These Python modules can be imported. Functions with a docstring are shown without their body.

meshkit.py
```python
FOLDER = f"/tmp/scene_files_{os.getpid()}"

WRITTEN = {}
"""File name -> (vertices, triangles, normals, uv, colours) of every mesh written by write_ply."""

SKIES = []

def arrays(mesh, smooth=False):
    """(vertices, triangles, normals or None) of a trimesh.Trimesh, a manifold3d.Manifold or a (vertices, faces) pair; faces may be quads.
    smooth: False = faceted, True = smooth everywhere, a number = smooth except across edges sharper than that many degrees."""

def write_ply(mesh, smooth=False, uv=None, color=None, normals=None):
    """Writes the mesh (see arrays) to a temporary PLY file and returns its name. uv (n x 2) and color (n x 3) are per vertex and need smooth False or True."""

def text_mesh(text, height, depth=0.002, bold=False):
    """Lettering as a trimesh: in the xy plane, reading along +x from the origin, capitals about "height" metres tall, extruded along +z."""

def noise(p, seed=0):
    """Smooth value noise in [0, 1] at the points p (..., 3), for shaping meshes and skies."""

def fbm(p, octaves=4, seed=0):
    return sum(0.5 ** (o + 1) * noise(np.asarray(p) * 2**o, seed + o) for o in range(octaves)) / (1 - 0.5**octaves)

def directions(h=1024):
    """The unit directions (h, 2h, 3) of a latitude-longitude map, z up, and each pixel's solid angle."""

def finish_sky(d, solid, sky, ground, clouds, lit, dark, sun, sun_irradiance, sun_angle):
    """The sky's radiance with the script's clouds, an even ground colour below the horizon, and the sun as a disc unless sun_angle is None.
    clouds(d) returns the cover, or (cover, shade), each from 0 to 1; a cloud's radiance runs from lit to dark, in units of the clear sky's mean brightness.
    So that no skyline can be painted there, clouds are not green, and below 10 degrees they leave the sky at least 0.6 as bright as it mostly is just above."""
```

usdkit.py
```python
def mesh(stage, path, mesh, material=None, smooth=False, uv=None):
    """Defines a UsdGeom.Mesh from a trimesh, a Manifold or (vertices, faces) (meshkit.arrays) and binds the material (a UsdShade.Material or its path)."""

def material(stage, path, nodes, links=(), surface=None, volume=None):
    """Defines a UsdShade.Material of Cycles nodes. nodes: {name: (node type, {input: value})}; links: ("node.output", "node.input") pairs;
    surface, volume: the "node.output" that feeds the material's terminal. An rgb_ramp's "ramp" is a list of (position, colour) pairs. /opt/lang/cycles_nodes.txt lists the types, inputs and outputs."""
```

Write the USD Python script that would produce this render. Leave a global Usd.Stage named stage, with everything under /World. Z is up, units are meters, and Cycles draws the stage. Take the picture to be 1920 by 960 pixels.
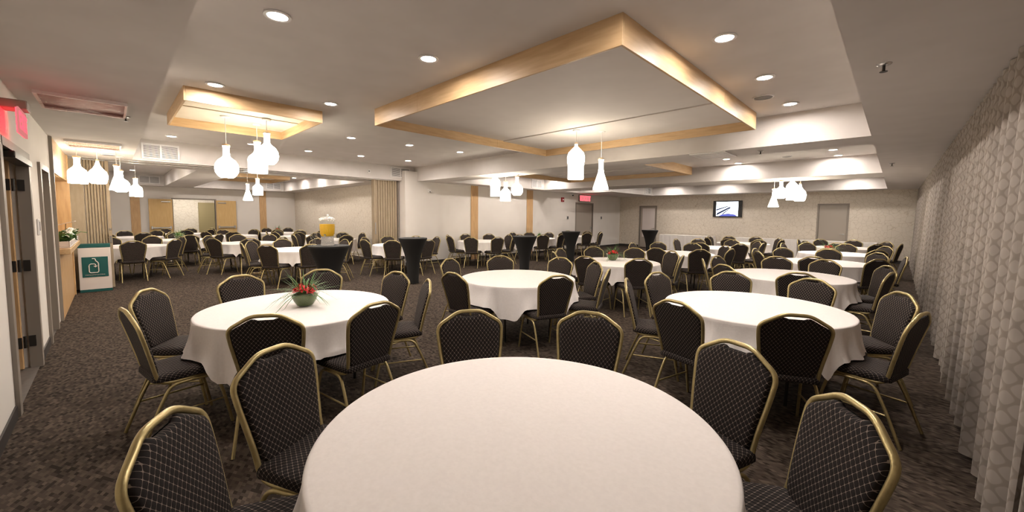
import math, random
import numpy as np, trimesh, usdkit, meshkit
from pxr import Usd, UsdGeom, UsdLux, UsdShade, Gf, Sdf, Vt
from shapely.geometry import Polygon
random.seed(7); rng = np.random.default_rng(7)
stage = Usd.Stage.CreateInMemory()
UsdGeom.SetStageUpAxis(stage, UsdGeom.Tokens.z); UsdGeom.SetStageMetersPerUnit(stage, 1.0)
UsdGeom.Xform.Define(stage, '/World'); UsdGeom.Scope.Define(stage, '/World/Looks')

# ---------------------------------------------------------------- camera, exposure
FPX, CY, YAW, PITCH, ROLL, EYE = 734.65, 455.4, .7746, .0691, .0095, 1.595
cam = UsdGeom.Camera.Define(stage, '/World/camera')
f_ = np.array([-math.sin(YAW)*math.cos(PITCH), math.cos(YAW)*math.cos(PITCH), -math.sin(PITCH)])
r_ = np.array([math.cos(YAW), math.sin(YAW), 0]); u_ = np.cross(r_, f_)
r2, u2 = math.cos(ROLL)*r_+math.sin(ROLL)*u_, -math.sin(ROLL)*r_+math.cos(ROLL)*u_
cam.AddTransformOp().Set(Gf.Matrix4d(*r2, 0, *u2, 0, *(-f_), 0, 0, 0, EYE, 1))
cam.CreateHorizontalApertureAttr(36.0); cam.CreateVerticalApertureAttr(18.0)
cam.CreateFocalLengthAttr(36.0*FPX/1920)
cam.CreateVerticalApertureOffsetAttr(-(480-CY)/1920*36.0)
cam.CreateClippingRangeAttr(Gf.Vec2f(.05, 100))
cam.CreateExposureAttr(0.75)
DOWN_E, PEND_E = 320.0, 13.0          # lamp strengths: downlight lenses, pendant glass

# ---------------------------------------------------------------- materials
MAT = {}
def mk(name, nodes, links=(), surface='p.BSDF'):
    MAT[name] = usdkit.material(stage, '/World/Looks/'+name, nodes, links, surface=surface)
def flat(name, col, rough=.6, **k):
    mk(name, {'p': ('principled_bsdf', {'base_color': col, 'roughness': rough, **k})})
def noisy(name, c1, c2, scale, rough=.7, stretch=(1, 1, 1), bump=0, detail=4, **k):
    n = {'t': ('texture_coordinate', {}), 'm': ('mapping', {'scale': stretch}), 'n': ('noise_texture', {'scale': scale, 'detail': detail}),
         'r': ('rgb_ramp', {'ramp': [(.3, c1), (.7, c2)]}), 'p': ('principled_bsdf', {'roughness': rough, **k})}
    l = [('t.object', 'm.vector'), ('m.vector', 'n.vector'), ('n.fac', 'r.fac'), ('r.color', 'p.base_color')]
    if bump:
        n['b'] = ('bump', {'strength': bump, 'distance': .01}); l += [('n.fac', 'b.height'), ('b.normal', 'p.normal')]
    mk(name, n, l)
noisy('ceiling_paint', (.60, .56, .525), (.64, .60, .565), 3, .85)
noisy('wall_paint', (.70, .655, .60), (.73, .69, .635), 2, .8)
flat('trim_grey', (.25, .215, .18), .5)
flat('door_grey', (.36, .315, .265), .5)
flat('baseboard_dark', (.035, .03, .028), .5)
noisy('wood_veneer', (.50, .325, .165), (.62, .43, .235), 3.2, .45, (1, 9, 9), 0, 6)      # grain along x
noisy('wood_veneer_y', (.50, .325, .165), (.62, .43, .235), 3.2, .45, (9, 1, 9), 0, 6)
noisy('wood_veneer_z', (.48, .29, .13), (.60, .385, .19), 3.2, .45, (9, 9, 1), 0, 6)
noisy('door_oak', (.56, .36, .14), (.62, .42, .18), 3, .5, (9, 9, 1))
noisy('panel_white', (.66, .615, .575), (.69, .645, .605), 4, .8)
noisy('panel_cream', (.66, .59, .47), (.70, .63, .51), 4, .8)
noisy('linen', (.80, .745, .705), (.84, .785, .745), 60, .9, bump=.05)
noisy('drape', (.74, .70, .66), (.80, .76, .72), 25, .9)
noisy('spandex', (.008, .008, .008), (.014, .013, .013), 90, .75)
noisy('gold_frame', (.42, .335, .155), (.48, .39, .19), 40, .36, metallic=.7)
flat('steel', (.55, .54, .52), .3, metallic=1.0)
flat('dark_metal', (.05, .045, .04), .4, metallic=.6)
flat('black_plastic', (.012, .012, .014), .35)
flat('white_plastic', (.75, .73, .70), .4)
flat('white_metal', (.72, .70, .68), .45)
flat('grille_shadow', (.22, .215, .21), .7)
flat('table_edge', (.09, .055, .035), .5)
flat('olive_paint', (.30, .24, .12), .55)
flat('teal', (.006, .085, .082), .5)
flat('sign_white', (.66, .60, .57), .5)
flat('red_plastic', (.30, .02, .02), .4)
flat('moss', (.10, .14, .04), .8); flat('stem_green', (.085, .19, .05), .5); flat('leaf_pale', (.30, .40, .16), .55)
flat('petal_red', (.62, .02, .02), .45); flat('petal_white', (.80, .78, .70), .5); flat('soil', (.03, .02, .012), .9)
flat('orange_juice', (.98, .56, .03), .3)
flat('corridor_white', (.78, .77, .74), .7)
noisy('vinyl_floor', (.10, .085, .075), (.13, .11, .095), 20, .5)
noisy('heater_red', (.17, .045, .038), (.22, .062, .052), 8, .5)
def lamp(name, col, e):
    mk(name, {'e': ('emission', {'color': col, 'strength': e})}, surface='e.emission')
lamp("downlight_lens", (1, .91, .845), DOWN_E)
lamp('pendant_glass', (1, .88, .71), PEND_E)
lamp('corridor_light', (1, .93, .84), 14.0); lamp('exit_red', (1, .035, .05), 3.2); lamp('exit_panel', (1, .30, .29), .42)
lamp('screen_white', (.86, .92, 1.0), 1.25); lamp('screen_blue', (.10, .11, .42), 1.0); lamp('screen_dark', (.02, .025, .06), .8); lamp('screen_grey', (.45, .50, .62), 1.0)
mk('glass', {'p': ('principled_bsdf', {'base_color': (1, 1, 1), 'roughness': .02, 'transmission_weight': 1.0, 'ior': 1.3})})
mk('thin_glass', {'x': ('transparent_bsdf', {'color': (.97, .98, .98)}), 'g': ('glossy_bsdf', {'color': (1, 1, 1), 'roughness': .03}), 'l': ('layer_weight', {}), 'w': ('math', {'math_type': 'power', 'value2': 4.0}), 'k': ('math', {'math_type': 'multiply_add', 'value2': .45, 'value3': .035}), 'm': ('mix_closure', {})}, [('l.facing', 'w.value1'), ('w.value', 'k.value1'), ('k.value', 'm.fac'), ('x.BSDF', 'm.closure1'), ('g.BSDF', 'm.closure2')], 'm.closure')
mk('frosted_glass', {'t': ('texture_coordinate', {}), 'v': ('voronoi_texture', {'scale': 60}), 'b': ('bump', {'strength': .8, 'distance': .01}), 'p': ('principled_bsdf', {'base_color': (.95, .95, .95), 'roughness': .12, 'transmission_weight': .85, 'ior': 1.3})},
   [('t.object', 'v.vector'), ('v.distance', 'b.height'), ('b.normal', 'p.normal')])
mk('plastic_film', {'t': ('texture_coordinate', {}), 'n': ('noise_texture', {'scale': 9, 'detail': 3, 'distortion': 1.5}), 'b': ('bump', {'strength': .9, 'distance': .05}), 'g': ('glossy_bsdf', {'color': (.9, .9, .9), 'roughness': .14}), 'x': ('transparent_bsdf', {'color': (.95, .82, .78)}),
   'm': ('mix_closure', {'fac': .035})}, [('t.object', 'n.vector'), ('n.fac', 'b.height'), ('b.normal', 'g.normal'), ('x.BSDF', 'm.closure1'), ('g.BSDF', 'm.closure2')], 'm.closure')

def lattice(name, base, line, a, b, width, soft, rough, src='uv', bump=0.0, **k):
    """two crossing diagonal line families over (u, v) metres: cos(2pi u/a) + cos(2pi v/b) near zero"""
    n = {'t': ('uvmap', {'attribute': 'st'}) if src == 'uv' else ('texture_coordinate', {}), 's': ('separate_xyz', {}),
         'u': ('math', {'math_type': 'multiply', 'value2': 2*math.pi/a}), 'v': ('math', {'math_type': 'multiply', 'value2': 2*math.pi/b}),
         'cu': ('math', {'math_type': 'cosine'}), 'cv': ('math', {'math_type': 'cosine'}), 'g': ('math', {'math_type': 'add'}), 'ab': ('math', {'math_type': 'absolute'}),
         'r': ('rgb_ramp', {'ramp': [(0, line), (width, line), (width+soft, base), (1, base)]}), 'p': ('principled_bsdf', {'roughness': rough, **k}),
         'w': ('noise_texture', {'scale': 300 if bump else 6, 'detail': 2}), 'mx': ('mix_color', {'blend_type': 'multiply', 'fac': .45, 'use_clamp': True}), 'rw': ('rgb_ramp', {'ramp': [(.3, (.55, .55, .55)), (.7, (1, 1, 1))]})}
    l = [('t.UV' if src == 'uv' else 't.object', 's.vector'), ('s.x', 'u.value1'), ('s.y', 'v.value1'), ('u.value', 'cu.value1'), ('v.value', 'cv.value1'), ('cu.value', 'g.value1'), ('cv.value', 'g.value2'), ('g.value', 'ab.value1'), ('ab.value', 'r.fac'),
         ('t.UV' if src == 'uv' else 't.object', 'w.vector'), ('w.fac', 'rw.fac'), ('r.color', 'mx.a'), ('rw.color', 'mx.b'), ('mx.result', 'p.base_color')]
    if bump:
        n['bp'] = ('bump', {'strength': bump, 'distance': .004, 'invert': True}); l += [('ab.value', 'bp.height'), ('bp.normal', 'p.normal')]
    mk(name, n, l)
lattice('chair_fabric', (.0145, .0105, .0100), (.25, .20, .165), .026, .032, .04, .16, .85, bump=.08, specular_ior_level=.25)
lattice('curtain_cloth', (.335, .29, .253), (.25, .212, .18), .092, .104, .30, .36, .9)
# crackled wallpaper
mk('wallpaper', {'t': ('texture_coordinate', {}), 'n': ('noise_texture', {'scale': 2.2, 'detail': 3}), 'ad': ('vector_math', {'vector_math_type': 'add'}), 'va': ('vector_math', {'math_type': 'multiply_add', 'vector2': (.35, .35, .35)}),
   'v': ('voronoi_texture', {'feature': 'distance_to_edge', 'scale': 6.6}), 'r': ('rgb_ramp', {'ramp': [(0, (.50, .43, .34)), (.012, (.53, .455, .36)), (.035, (.655, .59, .495)), (1, (.69, .62, .525))]}), 'p': ('principled_bsdf', {'roughness': .75})},
   [('t.object', 'va.vector3'), ('n.color', 'va.vector1'), ('t.object', 'n.vector'), ('va.vector', 'v.vector'), ('v.distance', 'r.fac'), ('r.color', 'p.base_color')])
# carpet: small woven blocks in browns
mk('carpet', {'t': ('texture_coordinate', {}), 'm': ('mapping', {'scale': (30, 56, 1), 'rotation': (0, 0, math.radians(45))}), 'fl': ('vector_math', {'math_type': 'floor'}), 'w': ('white_noise_texture', {'dimensions': '2D'}),
   'r': ('rgb_ramp', {'interpolate': False, 'ramp': [(0, (.036, .026, .019)), (.14, (.068, .049, .037)), (.42, (.088, .065, .049)), (.68, (.108, .081, .061)), (.88, (.138, .105, .080))]}),
   'n': ('noise_texture', {'scale': 900, 'detail': 1}), 'mx': ('mix_color', {'blend_type': 'multiply', 'fac': .5}), 'b': ('bump', {'strength': .4, 'distance': .004}), 'p': ('principled_bsdf', {'roughness': .95, 'specular_ior_level': .15})},
   [('t.object', 'm.vector'), ('m.vector', 'fl.vector1'), ('fl.vector', 'w.vector'), ('w.value', 'r.fac'), ('t.object', 'n.vector'), ('r.color', 'mx.a'), ('n.color', 'mx.b'), ('mx.result', 'p.base_color'), ('n.fac', 'b.height'), ('b.normal', 'p.normal')])
# pleated partition: vertical ribs are geometry, weave is colour
noisy('partition_vinyl', (.33, .255, .165), (.38, .30, .205), 30, .7, (1, 1, .2))

# ---------------------------------------------------------------- helpers
used = {}
def num(path):
    n = used.get(path, -1) + 1; used[path] = n
    return path if n == 0 else f'{path}_{n:03d}'
def obj(name, mesh, mat, parent=None, smooth=30, uv=None):
    p = num((str(parent.GetPath()) if parent else '/World') + '/' + name)
    return usdkit.mesh(stage, p, mesh, MAT[mat], smooth=smooth, uv=uv).GetPrim()
def tag(o, label, cat=None, group=None, kind=None):
    for k, v in (('label', label), ('category', cat), ('group', group), ('kind', kind)):
        if v: o.SetCustomDataByKey(k, v)
    return o
def thing(name, label, cat, loc=(0, 0, 0), rz=0, group=None, kind=None):
    x = UsdGeom.Xform.Define(stage, num('/World/' + name)); x.AddTranslateOp().Set(Gf.Vec3d(*map(float, loc)))
    x.AddRotateZOp().Set(float(rz))
    return tag(x.GetPrim(), label, cat, group, kind)
def dup(root, loc, rz, label, group=None):
    d = root.GetCustomData()
    r = thing(root.GetName(), label, d['category'], loc, rz, group or d.get('group'))
    r.GetReferences().AddInternalReference(root.GetPath()); r.SetInstanceable(True)
    return r
def move(o, loc, rz=0):
    o.GetAttribute('xformOp:translate').Set(Gf.Vec3d(*map(float, loc))); o.GetAttribute('xformOp:rotateZ').Set(float(rz))
cat_ = trimesh.util.concatenate
def box(x0, x1, y0, y1, z0, z1):
    return trimesh.creation.box(bounds=[[min(x0, x1), min(y0, y1), min(z0, z1)], [max(x0, x1), max(y0, y1), max(z0, z1)]])
def cbox(x0, x1, y0, y1, z0, z1, c=.006):
    """box with chamfered edges"""
    pts = []
    for X, sx in ((x0, 1), (x1, -1)):
        for Y, sy in ((y0, 1), (y1, -1)):
            for Z, sz in ((z0, 1), (z1, -1)):
                pts += [(X+sx*c, Y+sy*c, Z), (X+sx*c, Y, Z+sz*c), (X, Y+sy*c, Z+sz*c)]
    return trimesh.convex.convex_hull(np.array(pts))
def tube(path, r, n=10, sx=1.0, up=None):
    p = np.asarray(path, float); t = np.gradient(p, axis=0); t /= np.linalg.norm(t, axis=1)[:, None]
    a = np.cross(t[0], [0, 0, 1.0] if abs(t[0][2]) < .9 else [1.0, 0, 0]) if up is None else np.asarray(up, float)
    V = []; ang = np.arange(n)*2*np.pi/n; rr = np.broadcast_to(r, (len(p),))
    for i in range(len(p)):
        a = a - t[i]*np.dot(a, t[i]); a /= np.linalg.norm(a); b = np.cross(t[i], a)
        V.append(p[i] + rr[i]*(np.cos(ang)[:, None]*a*sx + np.sin(ang)[:, None]*b))
    V = np.vstack(V); F = []
    for i in range(len(p)-1):
        for j in range(n):
            k = (j+1) % n; A, B, C, D = i*n+j, i*n+k, (i+1)*n+k, (i+1)*n+j
            F += [(A, B, C), (A, C, D)]
    c0, c1 = len(V), len(V)+1; V = np.vstack([V, p[:1], p[-1:]]); L = (len(p)-1)*n
    for j in range(n):
        k = (j+1) % n; F += [(c0, k, j), (c1, L+j, L+k)]
    return trimesh.Trimesh(V, F, process=False)
def spline(pts, n=40):
    from scipy.interpolate import CubicSpline
    p = np.asarray(pts, float); s = np.r_[0, np.cumsum(np.linalg.norm(np.diff(p, axis=0), axis=1))]
    return CubicSpline(s, p)(np.linspace(0, s[-1], n))
def rounded(pts, r, k=5):
    """polyline with its corners rounded by short arcs (Bezier)"""
    p = np.asarray(pts, float); out = [p[0]]
    for i in range(1, len(p)-1):
        a, b = p[i-1]-p[i], p[i+1]-p[i]; d = min(r, .45*np.linalg.norm(a), .45*np.linalg.norm(b))
        A, B = p[i]+a/np.linalg.norm(a)*d, p[i]+b/np.linalg.norm(b)*d
        for t in np.linspace(0, 1, k): out.append((1-t)**2*A + 2*t*(1-t)*p[i] + t*t*B)
    return np.array(out + [p[-1]])
def lathe(prof, n=32):
    return trimesh.creation.revolve(np.array(prof, float), sections=n)
def at(m, x, y, z, rz=0):
    m = m.copy()
    if rz: m.apply_transform(trimesh.transformations.rotation_matrix(math.radians(rz), [0, 0, 1]))
    m.apply_translation([x, y, z]); return m
def text(s, h, depth=.003, bold=False):
    return meshkit.text_mesh(s, h, depth, bold)
def onto(m, o, xa, ya):
    """flat mesh drawn in xy put on a plane with origin o, x axis xa, y axis ya"""
    xa, ya = np.array(xa, float), np.array(ya, float); M = np.eye(4); M[:3, 0], M[:3, 1], M[:3, 2], M[:3, 3] = xa, ya, np.cross(xa, ya), o
    m = m.copy(); m.apply_transform(M); return m

# ---------------------------------------------------------------- the room shell
ZS, ZT = 2.66, 3.10
XR, YL, YF, XW, XP, XE, YW = .62, -.58, 19.70, -10.95, -11.15, -21.88, 6.55   # right wall, left wall, far wall, white wall, partition beam, end wall, papered wall
S = dict(kind='structure')
tag(obj('floor', box(-25.2, 1, -2.6, 20.2, -.12, 0), 'carpet'), 'brown mosaic-patterned carpet over the whole hall', 'floor', **S)
cl = thing('ceiling', 'white ceiling with deep trays between lowered beams and soffits', 'ceiling', **S)
obj('ceiling_slab', box(-25.2, 1, -2.6, 20.2, ZT, ZT+.15), 'ceiling_paint', cl)
def sof(x0, x1, y0, y1, name='beam'): obj(name, box(x0, x1, y0, y1, ZS, ZT+.01), 'ceiling_paint', cl)
sof(XP, XR+.1, -.7, .3475, 'soffit'); sof(-.29, XR+.1, .3475, 20, 'soffit')
sof(XP, -.29, 6.86, 7.64); sof(-10.35, -.29, 12.42, 13.75); sof(-8.75, -.29, 18.9, 20)
sof(-12.55, XP, -.7, 7.64); sof(-11.6, -10.35, 7.64, 20, 'soffit'); sof(-10.35, -8.75, 15.0, 20, 'soffit')
sof(-22.2, -12.55, -.7, -.35, 'soffit'); sof(-22.2, -21.2, -.35, 6.7, 'soffit'); sof(-21.2, -12.55, 1.56, 2.46); sof(-21.2, -12.55, 5.88, 6.8, 'soffit')
obj('partition_track', cat_([box(-11.86, -11.82, -.55, 6.42, ZS-.012, ZS), box(-11.38, -11.34, -.55, 6.42, ZS-.012, ZS)]), 'steel', cl)

# left wall with two door openings and the serving hatch
W = YL-.14
lw = thing('wall_left', 'cream painted wall with two doorways and a wood-lined hatch', 'wall', **S)
D1, D2, HX = (-6.25, -4.85), (-8.05, -7.25), (-11.25, -8.62)
def wl(x0, x1, z0, z1, n='wall_panel'): obj(n, box(x0, x1, W, YL, z0, z1), 'wall_paint', lw)
wl(D1[1], .75, 0, ZS); wl(D1[0], D1[1], 2.12, ZS); wl(D2[1], D1[0], 0, ZS); wl(D2[0], D2[1], 2.12, ZS); wl(HX[1], D2[0], 0, ZS); wl(HX[0], HX[1], 2.28, ZS); wl(-22, HX[0], 0, ZS); wl(HX[0], HX[1], 0, .90)
tag(obj('wall_right', box(XR, XR+.12, -.7, 20, 0, ZT), 'wall_paint'), 'plain wall hidden behind the long patterned curtains', 'wall', **S)
DT = [(-9.75, -8.90), (-2.22, -1.36)]
fw = thing('wall_far', 'cream crackle-patterned papered wall holding the television', 'wall', **S)
for x0, x1, z0 in ((-11.6, DT[0][0], 0), (DT[0][0], DT[0][1], 2.13), (DT[0][1], DT[1][0], 0), (DT[1][0], DT[1][1], 2.13), (DT[1][1], .75, 0)):
    obj('wall_panel', box(x0, x1, YF, YF+.12, z0, ZS+.4), 'wallpaper', fw)
DW = (15.55, 16.95)
ww = thing('wall_white', 'long plain off-white wall with the exit door', 'wall', **S)
for y0, y1, z0 in ((6.42, DW[0], 0), (DW[0], DW[1], 2.2), (DW[1], YF+.1, 0)):
    obj('wall_panel', box(-11.62, XW, y0, y1, z0, ZS+.3), 'wall_paint', ww)
tag(obj('wall_papered', box(-22, -11.62, YW, YW+.12, 0, ZS+.3), 'wallpaper'), 'cream papered wall beside the folded partition in the far room', 'wall', **S)
ew = thing('wall_end', 'end wall of the far room with open double doors', 'wall', **S)
DE = (1.85, 3.28)
for y0, y1, z0 in ((-.7, DE[0], 0), (DE[0], DE[1], 2.17), (DE[1], 6.7, 0)):
    obj('wall_panel', box(XE-.14, XE, y0, y1, z0, ZS+.3), 'wall_paint', ew)
# corridor behind the double doors, room behind the near doorway
cr = thing('wall_corridor', 'white corridor seen through the open double doors', 'wall', **S)
obj('wall_panel', box(-24.6, -24.5, -.5, 6, 0, 2.7), 'wallpaper', cr); obj('wall_panel', box(-24.6, XE-.14, -.6, -.5, 0, 2.7), 'corridor_white', cr); obj('wall_panel', box(-24.6, XE-.14, 6, 6.1, 0, 2.7), 'corridor_white', cr)
obj('ceiling_panel', box(-24.6, XE-.14, -.5, 6, 2.7, 2.8), 'corridor_white', cr)
obj('door_panel', cbox(-24.5, -24.45, 3.0, 3.95, 0, 2.1), 'olive_paint', cr); obj('door_handle', box(-24.45, -24.40, 3.8, 3.86, 1.0, 1.06), 'steel', cr)
obj('light_panel', box(-23.4, -22.9, 1.4, 3.4, 2.68, 2.699), 'corridor_light', cr)
br = thing('wall_lobby', 'dim lobby behind the near doorway', 'wall', **S)
obj('wall_panel', box(-8.3, -3.6, -2.45, -2.35, 0, 2.6), 'wall_paint', br); obj('wall_panel', box(-8.4, -8.3, -2.45, W, 0, 2.6), 'wall_paint', br); obj('wall_panel', box(-3.6, -3.5, -2.45, W, 0, 2.6), 'wall_paint', br); obj('ceiling_panel', box(-8.4, -3.5, -2.45, W, 2.6, 2.7), 'ceiling_paint', br)
obj('floor_panel', box(-8.3, -3.6, -2.35, YL, .001, .006), 'vinyl_floor', br)

def baseboard(name, m, label): tag(obj(name, m, 'baseboard_dark'), label, 'baseboard', **S)
def ybase(y, segs): return cat_([box(a, b, y-.0, y+.012, .001, .10) for a, b in segs])
baseboard('baseboard_left', ybase(YL, ((-4.76, .6), (-7.16, -6.34))), 'dark baseboard along the left wall')
baseboard('baseboard_far', cat_([box(a, b, YF-.012, YF, .001, .12) for a, b in ((XW, -9.82), (-8.83, -2.3), (-1.28, .62))]), 'black baseboard under the papered television wall')
baseboard('baseboard_white', cat_([box(XW, XW+.012, a, b, .001, .10) for a, b in ((6.42, 15.48), (17.02, YF))]), 'dark baseboard along the long white wall')
baseboard('baseboard_end', cat_([box(XE, XE+.012, a, b, .001, .10) for a, b in ((-.58, 1.8), (3.33, YW))]), 'dark baseboard along the far room end wall')
# wood pilasters
def pilaster(n, m, label): tag(obj(n, m, 'wood_veneer_z'), label, 'trim', **S)
pilaster('trim_1', cbox(XW, XW+.03, 9.05, 9.38, .0, ZS), 'maple strip on the white wall, the nearer of the two')
pilaster('trim_2', cbox(XW, XW+.03, 12.03, 12.40, .0, ZS), 'maple strip on the white wall, the farther of the two')
pilaster('trim_3', cbox(XE, XE+.03, .55, .83, 0, ZS), 'maple strip on the end wall left of the double doors')
pilaster('trim_4', cbox(XE, XE+.03, 5.0, 5.28, 0, ZS), 'maple strip on the end wall right of the double doors')

# doors
def frame_y(x0, x1, y0, y1, zt, p, w=.055, m='trim_grey'):      # frame of a door in a wall that faces y
    obj('door_frame', cat_([box(x0-w, x0, y0, y1, 0, zt+w), box(x1, x1+w, y0, y1, 0, zt+w), box(x0, x1, y0, y1, zt, zt+w)]), m, p)
d = thing('door_1', 'open brown door in the left wall with hinges and closer', 'door', **S)
obj('door_frame', cat_([box(D1[0]-.07, D1[0]+.03, YL-.06, YL+.025, 0, 2.17), box(D1[1]-.03, D1[1]+.07, YL-.06, YL+.025, 0, 2.17), box(D1[0], D1[1], YL-.06, YL+.025, 2.10, 2.17)]), 'trim_grey', d)
obj('door_leaf', cbox(D1[0]+.04, D1[0]+.085, YL-1.0, YL-.095, .01, 2.09), 'wood_veneer_z', d)
for z in (.28, 1.05, 1.85): obj('hinge', cat_([box(D1[0]+.031, D1[0]+.037, YL-.055, YL-.01, z-.055, z+.055), box(D1[0]+.0855, D1[0]+.09, YL-.15, YL-.095, z-.055, z+.055), at(lathe([(0, -.06), (.012, -.06), (.012, .06), (0, .06)], 10), D1[0]+.06, YL-.078, z)]), 'dark_metal', d)
obj('door_closer', cat_([cbox(D1[0]+.05, D1[1]-.35, YL-.05, YL+.05, 2.035, 2.09), box(D1[0]+.25, D1[1]-.2, YL+.05, YL+.065, 2.02, 2.035)]), 'dark_metal', d)
d = thing('door_2', 'shut dark door in a grey frame beside the hatch', 'door', **S)
obj('door_frame', cat_([box(D2[0]-.07, D2[0]+.03, W, YL+.025, 0, 2.17), box(D2[1]-.03, D2[1]+.07, W, YL+.025, 0, 2.17), box(D2[0], D2[1], W, YL+.025, 2.10, 2.17)]), 'trim_grey', d)
obj('door_leaf', cbox(D2[0]+.03, D2[1]-.03, W+.02, W+.06, .01, 2.10), 'door_grey', d); obj('door_handle', box(D2[1]-.16, D2[1]-.06, W+.06, W+.10, 1.0, 1.03), 'steel', d)
def handle_y(x, y, s=1): return cat_([box(x-.03, x+.03, y-.012, y, .97, 1.03), box(x-.01, x+.12*s, y-.055, y-.035, .99, 1.015), box(x-.01, x+.01, y-.05, y, .99, 1.015)])
for k, (x0, x1) in enumerate(DT):
    d = thing(f'door_{3+k}', ('grey door in the corner behind the last cocktail table', 'grey door with lever handle right of the television')[k], 'door', **S)
    frame_y(x0, x1, YF-.02, YF+.12, 2.13, d); obj('door_leaf', cbox(x0, x1, YF+.02, YF+.065, .01, 2.13), 'door_grey', d); obj('door_handle', handle_y(x1-.08, YF+.02, -1), 'steel', d)
    if k == 0: obj('door_window', box(x0+.12, x1-.06, YF+.012, YF+.021, .55, 2.05), 'sign_white', d)
d = thing('door_5', 'grey exit door in the white wall under the red sign', 'door', **S)
y0, y1 = DW
obj('door_frame', cat_([box(XW-.1, XW+.02, y0-.06, y0, 0, 2.26), box(XW-.1, XW+.02, y1, y1+.06, 0, 2.26), box(XW-.1, XW+.02, y0, y1, 2.2, 2.26)]), 'trim_grey', d)
obj('door_leaf', cbox(XW-.07, XW-.02, y0, y1, .01, 2.2), 'door_grey', d); obj('door_handle', cat_([box(XW-.02, XW-.005, y1-.14, y1-.06, .95, 1.1), box(XW-.02, XW+.04, y1-.12, y1-.09, 1.0, 1.03)]), 'steel', d)
d = thing('door_6', 'pair of open oak double doors with push bars', 'door', **S)
obj('door_frame', cat_([box(XE-.14, XE+.03, DE[0]-.05, DE[0], 0, 2.21), box(XE-.14, XE+.03, DE[1], DE[1]+.05, 0, 2.21), box(XE-.14, XE+.03, DE[0], DE[1], 2.16, 2.21)]), 'trim_grey', d)
for a, b in ((1.08, 1.82), (3.31, 4.05)):
    l = obj('door_leaf', cbox(XE+.05, XE+.095, a, b, .01, 2.15), 'door_oak', d)
    obj('push_bar', cat_([cbox(XE+.095, XE+.15, a+.06, b-.06, .93, .99), cbox(XE+.095, XE+.16, a+.05, a+.11, .90, 1.03), cbox(XE+.095, XE+.16, b-.11, b-.05, .90, 1.03)]), 'steel', l)
    obj('door_closer', cbox(XE+.095, XE+.14, (b-.36 if a < 2 else a+.06), (b-.06 if a < 2 else a+.36), 2.02, 2.07), 'steel', l)

# ---------------------------------------------------------------- wood-framed ceiling panels
def cloud(name_label, x0, x1, y0, y1, z0, seams, mat='panel_white', axis='y', splitx=(), splity=()):
    t = thing('ceiling_panel_frame', name_label, 'ceiling panel', group='wood-framed ceiling panels')
    th = .022
    def cuts(a, b, s): e = [a, *s, b]; return list(zip(e[:-1], e[1:]))
    for y in (y0, y1-th):
        for a, b in cuts(x0, x1, splitx): obj('board', cbox(a+.0008, b-.0008, y, y+th, z0, ZT, .0015), 'wood_veneer', t)
    for x in (x0, x1-th):
        for a, b in cuts(y0+th, y1-th, splity): obj('board', cbox(x, x+th, a+.0008, b-.0008, z0, ZT, .0015), 'wood_veneer_y', t)
    zp = z0+.13
    for i, (a, b) in enumerate(cuts(*((y0+th, y1-th) if axis == 'y' else (x0+th, x1-th)), seams)):
        z = zp+.012*(i % 2)
        m = cbox(x0+th, x1-th, a+.007, b-.007, z, z+.02, .003) if axis == 'y' else cbox(a+.007, b-.007, y0+th, y1-th, z, z+.02, .003)
        obj('panel', m, mat, t)
    return t
cloud('large maple-framed ceiling panel hanging over the middle of the near hall', -5.42, -1.52, 2.70, 6.55, 2.865, (4.0, 5.25), splitx=(-4.3,), splity=(5.1,))
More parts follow.
